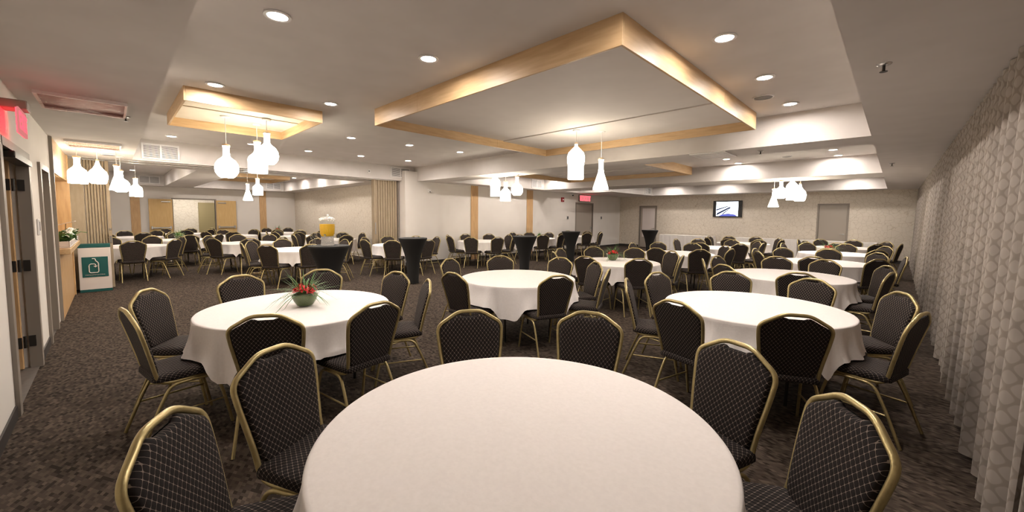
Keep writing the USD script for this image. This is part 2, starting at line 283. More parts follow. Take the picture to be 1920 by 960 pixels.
cloud('small maple-framed cream ceiling panel near the left wall', -8.05, -6.12, .66, 2.24, 3.0-.07, (-7.1,), 'panel_cream', 'x')
cloud('maple-framed ceiling panel behind the first beam, toward the television', -8.9, -4.45, 8.35, 12.22, 2.865, (9.6, 10.9), splitx=(-6.6,))
cloud('maple-framed ceiling panel in the far room', -19.5, -17.0, 2.95, 4.95, 2.90, (3.9,), 'panel_cream')

# ---------------------------------------------------------------- downlights
lens = trimesh.creation.cylinder(.070, .006, sections=14)
ring = lathe([(.071, -.004), (.094, -.004), (.096, .004), (.071, .012)], 20)
DL = [(-1.1, 2.3), (-1.11, 3.65), (-1.09, 4.95), (-1.08, 6.3), (-3.45, .95), (-3.3, 2.2), (-5.8, .92), (-5.6, 2.16), (-7.75, 3.37), (-7.6, 4.57), (-7.5, 5.87), (-10.15, 3.37), (-9.95, 4.57), (-9.8, 5.85), (-10.1, 2.2), (-10.3, .9),
      (-1.07, 9.7), (-1.07, 11.05), (-1.07, 12.1), (-3.1, 8.6), (-3.2, 11.1), (-3.2, 12.15), (-9.7, 9.3), (-9.7, 10.7), (-9.7, 12.1),
      (-1.09, 15.2), (-1.09, 16.7), (-1.09, 18.4), (-3.2, 15.2), (-3.2, 16.7), (-5.34, 15.2), (-5.34, 18.4), (-7.66, 15.2), (-7.66, 18.4), (-7.66, 16.7), (-9.4, 14.3),
      (-14.4, .6), (-17, .6), (-19.6, .6), (-14.2, 3.1), (-14.2, 5.2), (-16.3, 5.4), (-16.3, 2.9), (-20.2, 3.1), (-20.2, 5.2), (-18.2, 5.45)]
def where(x, y):
    if x < -12: return 'far room'
    return 'near tray' if y < 6.9 else ('second tray' if y < 12.4 else 'third tray')
dl0 = None
ordn = 'first second third fourth fifth sixth seventh eighth ninth tenth eleventh twelfth'.split()
ROWS = [(-1.1, 'curtain-side'), (-3.2, 'second'), (-5.6, 'third'), (-7.6, 'fourth'), (-10, 'fifth')]
cnt = {}
for x, y in DL:
    w = where(x, y)
    if w == 'far room': key, txt = w, 'small recessed downlight in the far room ceiling, number {} counting back from the partition'
    else: row = min(ROWS, key=lambda k: abs(k[0]-x))[1]; key = w+row; txt = f'recessed downlight in the {w}, {row} row from the curtains, {{}} in depth'
    cnt[key] = cnt.get(key, 0)+1; lab = txt.format(ordn[cnt[key]-1])
    if dl0 is None:
        dl0 = thing('downlight', lab, 'ceiling light', (x, y, ZT), 0, 'recessed downlights'); obj('trim_ring', at(ring, 0, 0, -.008), 'white_metal', dl0); obj('lens', at(lens, 0, 0, -.004), 'downlight_lens', dl0)
    else: dup(dl0, (x, y, ZT), 0, lab)

# ---------------------------------------------------------------- pendant lamps, four bottle shapes
PROF = {'round': [(0, .0), (.085, .0), (.118, .03), (.148, .08), (.157, .14), (.148, .20), (.115, .26), (.06, .305), (.045, .33), (.043, .46), (.048, .465), (.048, .48), (0, .48)],
        'cone': [(0, 0), (.125, 0), (.130, .012), (.126, .03), (.085, .17), (.05, .28), (.042, .34), (.040, .48), (.046, .485), (.046, .50), (0, .50)],
        'drum': [(0, 0), (.135, 0), (.142, .02), (.142, .22), (.125, .265), (.06, .33), (.048, .36), (.046, .49), (.052, .495), (.052, .51), (0, .51)],
        'onion': [(0, 0), (.10, 0), (.125, .02), (.145, .10), (.15, .17), (.13, .25), (.08, .31), (.045, .37), (.030, .43), (.02, .47), (0, .47)],
        'bell': [(0, 0), (.128, 0), (.132, .02), (.128, .20), (.14, .28), (.145, .36), (.125, .43), (.07, .49), (.03, .53), (.022, .57), (0, .57)]}
TOP = {k: v[-1][1] for k, v in PROF.items()}
COLLAR = {k: v[-2][0] for k, v in PROF.items()}
def pendant(kind, x, y, zc, zb, label, k=1.0):
    """zc: ceiling it hangs from, zb: bottom of the glass"""
    t = thing('pendant_lamp', label, 'pendant lamp', (x, y, zc), 0, 'white bottle-shaped pendant lamps')
    h = zb-zc
    obj('glass_shade', at(lathe(np.array(PROF[kind])*k, 24), 0, 0, h), 'pendant_glass', t)
    obj('collar', at(lathe([(0, 0), (COLLAR[kind]*k+.004, 0), (COLLAR[kind]*k+.004, .018), (.008, .03), (0, .03)], 20), 0, 0, h+TOP[kind]*k), 'wood_veneer', t)
    obj('cord', tube([(0, 0, h+TOP[kind]*k+.02), (0, 0, h*.4), (0, 0, -.01)], .005, 6), 'white_plastic', t)
    obj('canopy', lathe([(0, -.022), (.05, -.022), (.062, -.012), (.062, 0), (0, 0)], 24), 'white_metal', t)
zp1, zp2 = 2.995, 3.06
pendant('round', -7.36, 1.27, zp2, 2.135, 'round white pendant lamp, lowest of the three under the small maple panel')
pendant('drum', -7.62, 1.74, zp2, 2.26, 'drum-bodied white pendant lamp, middle of the three under the small maple panel')
pendant('round', -7.12, 1.76, zp2, 2.365, 'round white pendant lamp, highest of the three under the small maple panel')
pendant('bell', -3.80, 5.36, zp1, 2.20, 'tall bell-bodied white pendant lamp under the large maple panel')
pendant('cone', -3.56, 5.74, zp1+.012, 2.04, 'flask-shaped white pendant lamp under the large maple panel, right of the bell one')
pendant('drum', -9.75, -.36, ZS, 2.06, 'drum white pendant lamp nearest the hatch, left of its cluster', k=.84)
pendant('onion', -9.95, -.13, ZS, 2.08, 'onion-shaped white pendant lamp in the cluster before the hatch', k=.84)
pendant('cone', -9.70, .10, ZS, 1.97, 'flask-shaped white pendant lamp in the cluster before the hatch', k=.84)
pendant('round', -10.75, .16, ZS, 1.98, 'round white pendant lamp at the right of the hatch cluster', k=.84)
pendant('drum', -15.35, .52, ZT, 2.03, 'small drum pendant lamp in the left tray of the far room')
pendant('bell', -7.85, 7.35, ZS, 2.12, 'bell-bodied pendant lamp under the first beam, left of three')
pendant('drum', -7.45, 7.35, ZS, 1.98, 'drum pendant lamp under the first beam, middle and lowest of three')
pendant('round', -7.08, 7.40, ZS, 2.12, 'round pendant lamp under the first beam, right of three')
pendant('cone', -2.50, 13.05, ZS, 1.91, 'flask-shaped pendant lamp under the second beam, lowest of four')
pendant('round', -2.32, 12.95, ZS, 2.14, 'round pendant lamp under the second beam, left in its cluster')
pendant('bell', -2.12, 13.27, ZS, 2.10, 'bell-bodied pendant lamp under the second beam, middle of its cluster')
pendant('onion', -1.90, 13.0, ZS, 2.06, 'onion pendant lamp under the second beam, right of its cluster')
pendant('cone', -14.1, 2.93, ZT, 1.98, 'flask-shaped pendant lamp before the double doors of the far room')
pendant('drum', -14.3, 3.24, ZT, 2.16, 'drum pendant lamp before the double doors of the far room')

# ---------------------------------------------------------------- banquet chair
def sx(s):            # half width of the crown back at height s over its foot
    return float(np.interp(s, [0, .1, .3, .38, .40, .475, .487], [.178, .188, .214, .2185, .205, .083, 0]))
def bmap(x, s, d=0.0):  # point of the back plane, d = forward off it
    return np.array([x, -.185-.115*(s/.487)**1.15+d, .462+s])
OUT = rounded([(-.176, 0), (-.186, .10), (-.213, .29), (-.221, .388), (-.078, .476), (.078, .476), (.221, .388), (.213, .29), (.186, .10), (.176, 0)], .042, 6)
def pad(outline, thick, sgn, uvoff=0):
    """upholstered pad: outline (x, s) puffed forward (sgn 1) or backward (-1); returns mesh and uv in metres"""
    o = np.asarray(outline); c = np.array([0, .235]); V, UV, F = [], [], []
    ks = [(1, -.2), (1, .35), (.985, .68), (.955, .87), (.88, .98), (.66, 1.03), (.33, 1.06)]
    n = len(o)
    for k, hgt in ks:
        for p in o:
            q = c+(p-c)*k; V.append(bmap(q[0], q[1], sgn*thick*hgt)); UV.append(q)
    V.append(bmap(*c, sgn*thick*1.07)); UV.append(c)
    for i in range(len(ks)-1):
        for j in range(n):
            a, b, cc, dd = i*n+j, i*n+(j+1) % n, (i+1)*n+(j+1) % n, (i+1)*n+j
            F += [(a, b, cc), (a, cc, dd)] if sgn < 0 else [(a, cc, b), (a, dd, cc)]
    L = (len(ks)-1)*n
    for j in range(n): F.append((L+j, L+(j+1) % n, len(V)-1) if sgn < 0 else (L+j, len(V)-1, L+(j+1) % n))
    m = trimesh.Trimesh(np.array(V), np.array(F), process=False)
    return m, np.array(UV)
PAD = rounded([(-.162, .022), (-.172, .10), (-.199, .29), (-.206, .382), (-.085, .4535), (-.062, .452), (-.054, .443), (.054, .443), (.062, .452), (.085, .4535), (.206, .382), (.199, .29), (.172, .10), (.162, .022), (0, .012)], .03, 5)
def resample(p, n):
    p = np.vstack([p, p[:1]]); s = np.r_[0, np.cumsum(np.linalg.norm(np.diff(p, axis=0), axis=1))]; t = np.linspace(0, s[-1], n+1)[:-1]
    return np.c_[np.interp(t, s, p[:, 0]), np.interp(t, s, p[:, 1])]
PAD = resample(PAD, 80)
def seat_mesh():
    o = resample(rounded([(-.195, -.19), (-.222, .19), (-.20, .232), (.20, .232), (.222, .19), (.195, -.19), (.17, -.205), (-.17, -.205)], .035, 5), 56)
    V, UV, F = [], [], []; ks = [(.94, .432), (1.0, .438), (1.0, .462), (.985, .476), (.94, .486), (.8, .492), (.45, .496)]; n = len(o)
    c = np.array([0, .02])
    for i, (k, z) in enumerate(ks):
        for p in o:
            q = c+(p-c)*k; V.append((q[0], q[1], z)); UV.append(q+(q-c)/np.linalg.norm(q-c)*(.486-z if i < 5 else 0))
    V += [(c[0], c[1], .497), (c[0], c[1], .432)]; UV += [c, c]
    for i in range(len(ks)-1):
        for j in range(n):
            a, b, cc, dd = i*n+j, i*n+(j+1) % n, (i+1)*n+(j+1) % n, (i+1)*n+j; F += [(a, cc, b), (a, dd, cc)]
    L = (len(ks)-1)*n
    for j in range(n): F += [(L+j, len(V)-2, L+(j+1) % n), (j, (j+1) % n, len(V)-1)]
    return trimesh.Trimesh(np.array(V), np.array(F), process=False), np.array(UV)
def fixn(m):
    m.fix_normals(); return m
def make_chair(label, loc, rz):
    t = thing('banquet_chair', label, 'chair', loc, rz, 'gold-framed banquet chairs around the round tables')
    side = [(-.178, .185, .418), (-.186, -.08, .418), (-.182, -.145, .424), (-.178, -.178, .448)]
    path = [np.array(p) for p in side] + [bmap(x, s) for x, s in OUT[1:-1]] + [np.array((-p[0], p[1], p[2])) for p in side[::-1]]
    path = np.array(path); path = rounded(path, .02, 3)
    obj('back_frame', tube(path, .0128, 10), 'gold_frame', t, True)
    m, uv = pad(PAD, .028, 1); obj('backrest', fixn(m), 'chair_fabric', t, True, uv)
    m, uv = pad(PAD, .010, -1); obj('back_panel', fixn(m), 'chair_fabric', t, True, uv)
    m, uv = seat_mesh(); obj('seat', fixn(m), 'chair_fabric', t, True, uv)
    for s in (-1, 1):
        obj('leg', tube(rounded([(s*.212, -.285, .003), (s*.203, -.185, .26), (s*.196, -.115, .402), (s*.192, .0, .405)], .09, 6), .0115, 8), 'gold_frame', t, True)
        obj('leg', tube(rounded([(s*.212, .235, .003), (s*.204, .185, .26), (s*.197, .145, .402), (s*.192, .0, .405)], .09, 6), .0115, 8), 'gold_frame', t, True)
        obj('stretcher', tube([(s*.2045, -.205, .205), (s*.2045, 0, .205), (s*.2045, .195, .205)], .0075, 8), 'gold_frame', t, True)
    obj('crossbar', tube([(-.19, -.02, .405), (0, -.02, .405), (.19, -.02, .405)], .009, 8), 'gold_frame', t, True)
    return t

# ---------------------------------------------------------------- tables, cloths and chairs
R0, ZTAB = .762, .756
TABLES = {  # key: (x, y, phrase, [(angle, radius of the chair back)])
'T0': (-1.03, 1.11, 'nearest table', [(37.5, 1.2), (66.9, 1.25), (110.9, 1.23), (150.2, 1.19), (209.3, 1.25), (239.0, 1.2)]),
'T3': (-.94, 4.24, 'second table of the curtain-side row', [(34.0, 1.22), (72.2, 1.11), (115.0, 1.11), (170.1, 1.09), (200.6, 1.16), (258.0, 1.21), (296.3, 1.12), (346.0, 1.15)]),
'T4': (-1.1, 6.92, 'third table of the curtain-side row', [(33, 1.25), (73.1, 1.09), (107, 1.09), (167, 1.09), (199, 1.13), (238, 1.13), (284.3, 1.18), (348.2, 1.12)]),
'T5': (-.99, 9.56, 'fourth table of the curtain-side row', [(209, 1.16), (271, 1.16), (315, 1.16), (14, 1.16), (53, 1.16), (92, 1.16), (131, 1.16), (170, 1.16)]),
'T6': (-.98, 12.25, 'fifth table of the curtain-side row', [(268, 1.16), (310, 1.16), (49, 1.16), (88, 1.16), (127, 1.16), (166, 1.16)]),
'T7': (-1., 14.95, 'sixth table of the curtain-side row', [(186, 1.16), (225, 1.16), (264, 1.16), (303, 1.16), (342, 1.16), (45, 1.16), (84, 1.16), (127, 1.16)]),
'T1': (-3.84, 1.17, 'front left table with red flowers', [(9.1, 1.14), (66.5, 1.16), (98.2, 1.12), (151.3, 1.11), (193.3, 1.09), (237.0, 1.19), (277.0, 1.15), (333.2, 1.09)]),
'T2': (-3.64, 3.84, 'second table of the middle row', [(24.4, 1.21), (60.6, 1.18), (95.0, 1.14), (149.0, 1.09), (195.2, 1.18), (273.0, 1.15), (336.7, 1.09)]),
'T8': (-3.69, 6.56, 'middle row table with red flowers', [(191, 1.2), (230, 1.2), (273, 1.14), (317, 1.14), (21, 1.14), (60, 1.2), (99, 1.2), (138, 1.2)]),
'T9': (-3.6, 9.25, 'fourth table of the middle row', [(182, 1.16), (272, 1.16), (311, 1.16), (352, 1.16), (50, 1.16), (97, 1.16), (136, 1.16)]),
'T10': (-3.6, 11.9, 'fifth table of the middle row', [(269, 1.16), (317, 1.16), (356, 1.16), (44, 1.16), (83, 1.16), (134, 1.16), (175, 1.16)]),
'T11': (-3.6, 14.6, 'sixth table of the middle row', [(224, 1.16), (264, 1.16), (303, 1.16), (347, 1.16), (42, 1.16), (86, 1.16), (125, 1.16), (164, 1.16)]),
'A1': (-10.1, 3.11, 'table behind the juice dispenser', [(182, 1.16), (221, 1.16), (269, 1.16), (308, 1.16), (347, 1.16), (65, 1.16), (104, 1.16), (143, 1.16)]),
'A2': (-9.95, 5.7, 'table by the folded partition', [(209, 1.16), (278, 1.16), (317, 1.16), (8, 1.16), (87, 1.16), (131, 1.16), (170, 1.16)]),
'A3': (-9.75, 8.5, 'first table along the white wall', [(225, 1.14), (264, 1.16), (303, 1.16), (342, 1.16), (21, 1.16), (84, 1.16), (123, 1.14), (169, 1.1)]),
'A4': (-9.75, 11.2, 'second table along the white wall', [(286, 1.16), (325, 1.16), (7, 1.16), (64, 1.16), (103, 1.16), (142, 1.1), (181, 1.1)]),
'A5': (-9.75, 13.8, 'third table along the white wall', [(281, 1.16), (335, 1.16), (14, 1.16), (53, 1.16), (92, 1.16), (143, 1.1)]),
'B0': (-13.5, .26, 'far room table behind the sign stand', [(193, 1.12), (4, 1.16), (44, 1.16), (115, 1.16), (154, 1.16)]),
'B1': (-13.2, 2.7, 'middle front table of the far room', [(186, 1.16), (225, 1.16), (264, 1.16), (303, 1.16), (345, 1.16), (30, 1.16), (147, 1.16)]),
'B2': (-13.4, 5.1, 'right front table of the far room', [(220, 1.16), (272, 1.16), (311, 1.16), (1, 1.16), (103, 1.16), (142, 1.16), (181, 1.16)]),
'C0': (-18.4, .5, 'left back table of the far room', [(331, 1.16), (10, 1.16), (49, 1.16), (146, 1.16), (190, 1.1)]),
'C1': (-15.9, 1.5, 'far room table with green flowers', [(181, 1.16), (324, 1.16), (3, 1.16), (45, 1.16)]),
'C2': (-16.1, 5.05, 'far room table behind the right front one', [(133, 1.16), (172, 1.16), (211, 1.16), (250, 1.16), (289, 1.16), (328, 1.16)]),
'C3': (-17.9, 3.2, 'middle back table of the far room', [(186, 1.16), (309, 1.16), (348, 1.16), (133, 1.16)]),
'C4': (-20.3, 2.0, 'table before the double doors', [(202, 1.16), (318, 1.16), (357, 1.16), (36, 1.16), (124, 1.16), (163, 1.16)]),
'C5': (-19.4, 5.1, 'last table with a red bowl', [(188, 1.16), (303, 1.16), (342, 1.16), (144, 1.16)])}
def cloth(chairs, seed):
    r = np.random.default_rng(seed); N, drop0 = 176, .385
    th = np.arange(N)*2*np.pi/N
    up = np.zeros(N)
    for a, rad in chairs:
        d = np.degrees(np.abs((th-np.radians(a)+np.pi) % (2*np.pi)-np.pi))
        up = np.maximum(up, np.clip((25-d)/9, 0, 1)**1.0)
    up = up*up*(3-2*up)
    fold = sum(r.uniform(.5, 1)*np.sin(k*th+r.uniform(0, 6.28)) for k in (7, 10, 15, 22, 31))/3.4
    drop = (drop0+.016*np.sin(5*th+r.uniform(0, 6))+.012*fold)*(1-up)+.238*up
    rows = [(.30, 0), (.60, 0), (.72, 0), (.755, 0)]
    V = [(0, 0, ZTAB+.004)]
    for q, _ in rows: V += [(q*c, q*s, ZTAB+.004) for c, s in zip(np.cos(th), np.sin(th))]
    for q, dz in ((.766, .003), (.772, .010)): V += [(q*c, q*s, ZTAB+.004-dz) for c, s in zip(np.cos(th), np.sin(th))]
    M = 10
    for i in range(1, M+1):
        t = i/M; rr = .773+fold*.052*t**.75*(1-.35*up)+.035*t*(1-up)+.055*up*t**2
        z = ZTAB-.006-drop*t
        V += [(a*c, a*s, zz) for a, c, s, zz in zip(rr, np.cos(th), np.sin(th), z)]
    F = [(0, 1+j, 1+(j+1) % N) for j in range(N)]
    nr = len(rows)+2+M
    for i in range(nr-1):
        for j in range(N):
            a, b = 1+i*N+j, 1+i*N+(j+1) % N; F += [(a, a+N, b+N), (a, b+N, b)]
    return trimesh.Trimesh(np.array(V), np.array(F), process=False)
tab0 = chair0 = None
def spread(chs, gap):
    chs = sorted(chs); a = [c[0] for c in chs]; n = len(a); g0 = min(gap, 352/n)
    for _ in range(400):
        for i in range(n):
            j = (i+1) % n; g = (a[j]-a[i]) % 360
            if n > 1 and g < g0: a[i] -= (g0-g)*.2; a[j] += (g0-g)*.2
    return [(q, c[1]) for q, c in zip(a, chs)]
for k, (x, y, ph, chs) in TABLES.items():
    chs = spread(chs, 31 if k == 'T0' else (36.5 if k in ('T1', 'T2', 'T3', 'T4') else 42.5))
    lab = f'round folding banquet table under a white cloth, {ph}'
    if tab0 is None:
        tab0 = thing('round_table', lab, 'table', (x, y, 0), 0, 'round banquet tables')
        obj('tabletop', lathe([(0, .734), (.750, .734), (.757, .738), (.757, .752), (.752, ZTAB), (0, ZTAB)], 56), 'table_edge', tab0)
        for a in (45, 135, 225, 315):
            c, s = math.cos(math.radians(a)), math.sin(math.radians(a))
            obj('leg', tube([(.50*c, .50*s, .735), (.47*c, .47*s, .35), (.45*c, .45*s, .002)], .014, 8), 'dark_metal', tab0)
        for a in (45, 225):
            c, q = .48*math.cos(math.radians(a)), .48*math.sin(math.radians(a)); obj('brace', tube([(c, q, .42), (0, q, .42), (-c, q, .42)], .008, 6), 'dark_metal', tab0)
    else: dup(tab0, (x, y, 0), random.uniform(0, 90), lab)
    o = obj('tablecloth', at(cloth(chs, len(k)*31 + ord(k[0])*7 + int(k[1:])), x, y, 0), 'linen', smooth=True)
    tag(o, f'white linen cloth draped over the {ph}', 'tablecloth', 'white round tablecloths')
    # how the chairs of this table read from the camera
    info = []
    for a, rad in chs:
        cx, cy = x+rad*math.cos(math.radians(a)), y+rad*math.sin(math.radians(a))
        dpt = cx*f_[0]+cy*f_[1]; info.append((a, rad, cx, cy, (cx*r_[0]+cy*r_[1])/max(dpt, .1), math.hypot(cx, cy) < math.hypot(x, y)))
    for near in (True, False):
        row = sorted([i for i in info if i[5] == near], key=lambda i: i[4])
        for q, (a, rad, cx, cy, _, _) in enumerate(row):
            pos = f'{ordn[q]} from left' if len(row) > 1 else 'the only one'
            lb = f"dark chair, {'near' if near else 'far'} side, {pos}, {ph}"
            rr = rad-.295; loc = (x+rr*math.cos(math.radians(a)), y+rr*math.sin(math.radians(a)), 0); rz = a+90+random.uniform(-2.5, 2.5)
            if chair0 is None: chair0 = make_chair(lb, loc, rz)
            else: dup(chair0, loc, rz, lb)

# ---------------------------------------------------------------- cocktail tables in black spandex
ct0 = None
for x, y, lab in ((-6.87, 2.57, 'black spandex-covered cocktail table carrying the juice dispenser'), (-7.98, 4.87, 'black spandex cocktail table before the table by the folded partition'), (-7.0, 7.63, 'black spandex cocktail table left of the second maple strip'),
                  (-8.2, 11.36, 'black spandex cocktail table before the exit door'), (-7.2, 15.43, 'black spandex cocktail table before the corner door')):
    if ct0 is None:
        ct0 = thing('cocktail_table', lab, 'cocktail table', (x, y, 0), 0, 'black spandex cocktail tables')
        th = np.linspace(0, 2*np.pi, 49)[:-1]; prof = [(.115, .0), (.12, .05), (.127, .2), (.135, .35), (.155, .52), (.19, .68), (.235, .82), (.285, .94), (.318, 1.02), (.324, 1.035), (.324, 1.056), (.318, 1.062), (0, 1.063)]
        m = lathe([(0, 0)]+prof, 48); v = m.vertices.copy(); a = np.arctan2(v[:, 1], v[:, 0]); k = 1+.05*np.cos(4*a)*np.clip(1-v[:, 2]/.7, 0, 1); v[:, 0] *= k; v[:, 1] *= k; m.vertices = v
        obj('stretch_cover', m, 'spandex', ct0, 40); obj('foot_pocket', cat_([at(lathe([(0, 0), (.03, 0), (.03, .02), (0, .03)], 10), .105*math.cos(q), .105*math.sin(q), 0) for q in (0, math.pi/2, math.pi, 1.5*math.pi)]), 'black_plastic', ct0)
    else: dup(ct0, (x, y, 0), random.uniform(0, 90), lab)
# juice dispenser and glasses on the first one
zt = 1.064
dj = thing('juice_dispenser', 'glass drink dispenser of orange juice on the near cocktail table', 'drink dispenser', (-6.9, 2.56, zt))
obj('base', lathe([(0, 0), (.105, 0), (.108, .01), (.10, .05), (.097, .12), (.105, .145), (0, .146)], 32), 'frosted_glass', dj)
obj('jar', lathe([(.0, .148), (.10, .15), (.118, .20), (.125, .30), (.125, .40), (.118, .43), (.115, .43), (.121, .40), (.121, .30), (.114, .20), (.096, .156), (0, .155)], 32), 'thin_glass', dj)
obj('juice', lathe([(0, .157), (.094, .158), (.111, .20), (.118, .29), (.118, .36), (0, .36)], 32), 'orange_juice', dj)
lid = obj('lid', lathe([(0, .49), (.05, .488), (.10, .47), (.122, .455), (.126, .435), (.0, .432)], 32), 'frosted_glass', dj); obj('lid_knob', at(lathe([(0, 0), (.02, 0), (.03, .02), (.02, .035), (0, .038)], 16), 0, 0, .49), 'frosted_glass', lid)
obj('tap', cat_([tube([(.09, -.06, .175), (.125, -.085, .175), (.14, -.095, .165), (.14, -.095, .145)], .009, 8), box(.125, .155, -.11, -.08, .18, .195)]), 'steel', dj)
g0 = None
for q, (dx, dy, lab) in enumerate(((-.14, -.19, 'stemmed wine glass left of the juice dispenser'), (.20, .10, 'stemmed wine glass right of the juice dispenser'), (.02, -.21, 'stemmed wine glass in front of the juice dispenser'))):
    lc = (-6.9+dx, 2.56+dy, zt)
    if g0 is None:
        g0 = thing('wine_glass', lab, 'glass', lc, 0, 'wine glasses round the juice dispenser')
        obj('foot', lathe([(0, 0), (.034, 0), (.034, .002), (.005, .008), (0, .008)], 20), 'glass', g0); obj('stem', lathe([(0, .006), (.004, .006), (.0035, .09), (0, .09)], 10), 'glass', g0)
        obj('bowl', lathe([(0, .09), (.02, .095), (.037, .13), (.038, .165), (.032, .21), (.0305, .21), (.0365, .165), (.035, .131), (.018, .098), (0, .094)], 20), 'thin_glass', g0)
    else: dup(g0, lc, 0, lab)

# ---------------------------------------------------------------- flower centrepieces
def blade(p0, d, L, w, droop, n=6):
    d = np.array(d)/np.linalg.norm(d); s = np.cross(d, [0, 0, 1]); s /= np.linalg.norm(s)+1e-9; A, B = [], []
    for i in range(n+1):
        t = i/n; p = np.array(p0)+d*L*t-np.array([0, 0, droop*L*t*t]); p[2] = max(p[2], .004+.002*t); ww = w*(1-t**2)+.0004; A.append(p-s*ww); B.append(p+s*ww)
    V = np.array(A+B); F = []
    for i in range(n): F += [(i, i+1, n+1+i), (i+1, n+2+i, n+1+i)]
    return trimesh.Trimesh(V, F, process=False)
def flower(c, r, n=6, tilt=(0, 0, 1), seed=0):
    q = np.random.default_rng(seed); ms = []
    T = np.array(tilt)/np.linalg.norm(tilt); a = np.cross(T, [1, 0, .1]); a /= np.linalg.norm(a); b = np.cross(T, a)
    for ring, (k, el, L) in enumerate(((n, .25, r), (n-1, .8, r*.75))):
        for i in range(k):
            an = 2*np.pi*i/k+ring*.5+q.uniform(-.15, .15); dr = np.cos(an)*a+np.sin(an)*b
            ax = dr*math.cos(el)+T*math.sin(el); w = np.cross(ax, T); w /= np.linalg.norm(w)
            P = [np.array(c)+ax*L*t+w*L*.30*s*math.sin(math.pi*min(t*1.05+.05, 1))-T*L*.25*t*t for t in np.linspace(0, 1, 5) for s in (-1, 1)]
            F = [f for j in range(4) for f in ((2*j, 2*j+1, 2*j+3), (2*j, 2*j+3, 2*j+2))]
            ms.append(trimesh.Trimesh(np.array(P), F, process=False))
    return cat_(ms)
def centrepiece(x, y, z, label, nblades=95, s=1.08, red=True, seed=1):
    q = np.random.default_rng(seed)
    t = thing('flower_bowl', label, 'centrepiece', (x, y, z), 0, 'flower centrepieces')
    obj('bowl', lathe([(0, 0), (.06*s, 0), (.075*s, .02*s), (.10*s, .07*s), (.115*s, .115*s), (.112*s, .115*s), (.096*s, .07*s), (.07*s, .022*s), (0, .006*s)], 32), 'thin_glass', t)
    obj('moss_filling', lathe([(0, .008*s), (.06*s, .01*s), (.085*s, .05*s), (.10*s, .095*s), (.06*s, .115*s), (0, .12*s)], 24), 'moss', t)
    bl = []
    for i in range(nblades):
        a = q.uniform(0, 2*np.pi); el = q.uniform(.15, 1.3)
        bl.append(blade((.03*math.cos(a)*s, .03*math.sin(a)*s, .10*s), (math.cos(a)*math.cos(el), math.sin(a)*math.cos(el), math.sin(el)), q.uniform(.20, .36)*s, .0048*s, q.uniform(.15, .85)))
    tag(obj('grass_blades', cat_(bl), 'stem_green', t), 'long arching green grass blades', kind='stuff')
    if red:
        for i in range(6):
            a = i*2*np.pi/6+.3; c = (.065*math.cos(a)*s, .065*math.sin(a)*s, (.135+.02*(i % 2))*s)
            obj('red_bloom', flower(c, .055*s, 6, (math.cos(a)*.8, math.sin(a)*.8, 1), i+seed), 'petal_red', t)
    else:
        for i in range(5):
            a = i*1.3; obj('leaf_tuft', flower((.05*math.cos(a)*s, .05*math.sin(a)*s, .14*s), .07*s, 6, (math.cos(a), math.sin(a), 1), i), 'leaf_pale', t)
ZC = ZTAB+.006
centrepiece(-3.80, 1.20, ZC, 'glass bowl of red flowers and grass on the front left table', seed=1)
centrepiece(-3.85, 6.70, ZC, 'glass bowl of red flowers on the middle row table', seed=2)
centrepiece(-1.12, 12.05, ZC, 'wide bowl of red flowers on the fifth curtain-side table', seed=3)
centrepiece(-15.9, 1.45, ZC, 'low green arrangement on a far room table', seed=4, red=False)
centrepiece(-19.4, 5.1, ZC, 'red flower bowl on the last far room table', seed=5)
centrepiece(-9.7, 11.4, ZC, 'small green arrangement on the second table along the white wall', seed=6, red=False, s=.8)

# ---------------------------------------------------------------- long draped tables under the television
def long_table(x0, x1, label, seed):
    t = thing('buffet_table', label, 'table', ((x0+x1)/2, 19.15, 0), 0, 'long draped buffet tables'); w = (x1-x0)/2; q = np.random.default_rng(seed)
    obj('tabletop', cbox(-w, w, -.37, .37, .72, .745), 'table_edge', t)
    for a in (-w+.15, w-.15):
        for b in (-.3, .3): obj('leg', tube([(a, b, .72), (a, b, .3), (a, b, .002)], .014, 8), 'dark_metal', t)
    o = Polygon([(-w-.01, -.38), (w+.01, -.38), (w+.01, .38), (-w-.01, .38)]); L = o.exterior.length; n = int(L/.035); V = [(0, 0, .7475)]; ph = q.uniform(0, 6, 3)
    pts = np.array([o.exterior.interpolate(i*L/n).coords[0] for i in range(n)]); nr = np.sign(pts)*(np.abs(pts) >= np.array([w, .37])); nr = nr/np.maximum(np.linalg.norm(nr, axis=1), 1)[:, None]; sA = np.arange(n)*L/n
    for z, amp in ((.7475, 0), (.74, .2), (.5, .7), (.25, 1), (.02, 1.2)):
        of = .004+amp*(.014+.012*np.sin(sA*2*np.pi/.21+ph[0])+.006*np.sin(sA*2*np.pi/.13+ph[1])); V += [(p[0]+m[0]*k, p[1]+m[1]*k, z) for p, m, k in zip(pts, nr, of)]
    F = [(0, 1+j, 1+(j+1) % n) for j in range(n)]
    for i in range(4):
        for j in range(n): a, b = 1+i*n+j, 1+i*n+(j+1) % n; F += [(a, a+n, b+n), (a, b+n, b)]
    m = at(trimesh.Trimesh(np.array(V), F, process=False), (x0+x1)/2, 19.15, 0)
    tag(obj('table_drape', m, 'drape', smooth=40), 'white floor-length drape on the '+label.split(',')[0], 'tablecloth', 'white drapes on the buffet tables')
long_table(-8.25, -5.95, 'buffet table left of the television, behind the cocktail table', 1)
long_table(-4.95, -2.75, 'buffet table below the television toward the right', 2)
long_table(-2.65, -.45, 'buffet table before the grey door', 3)

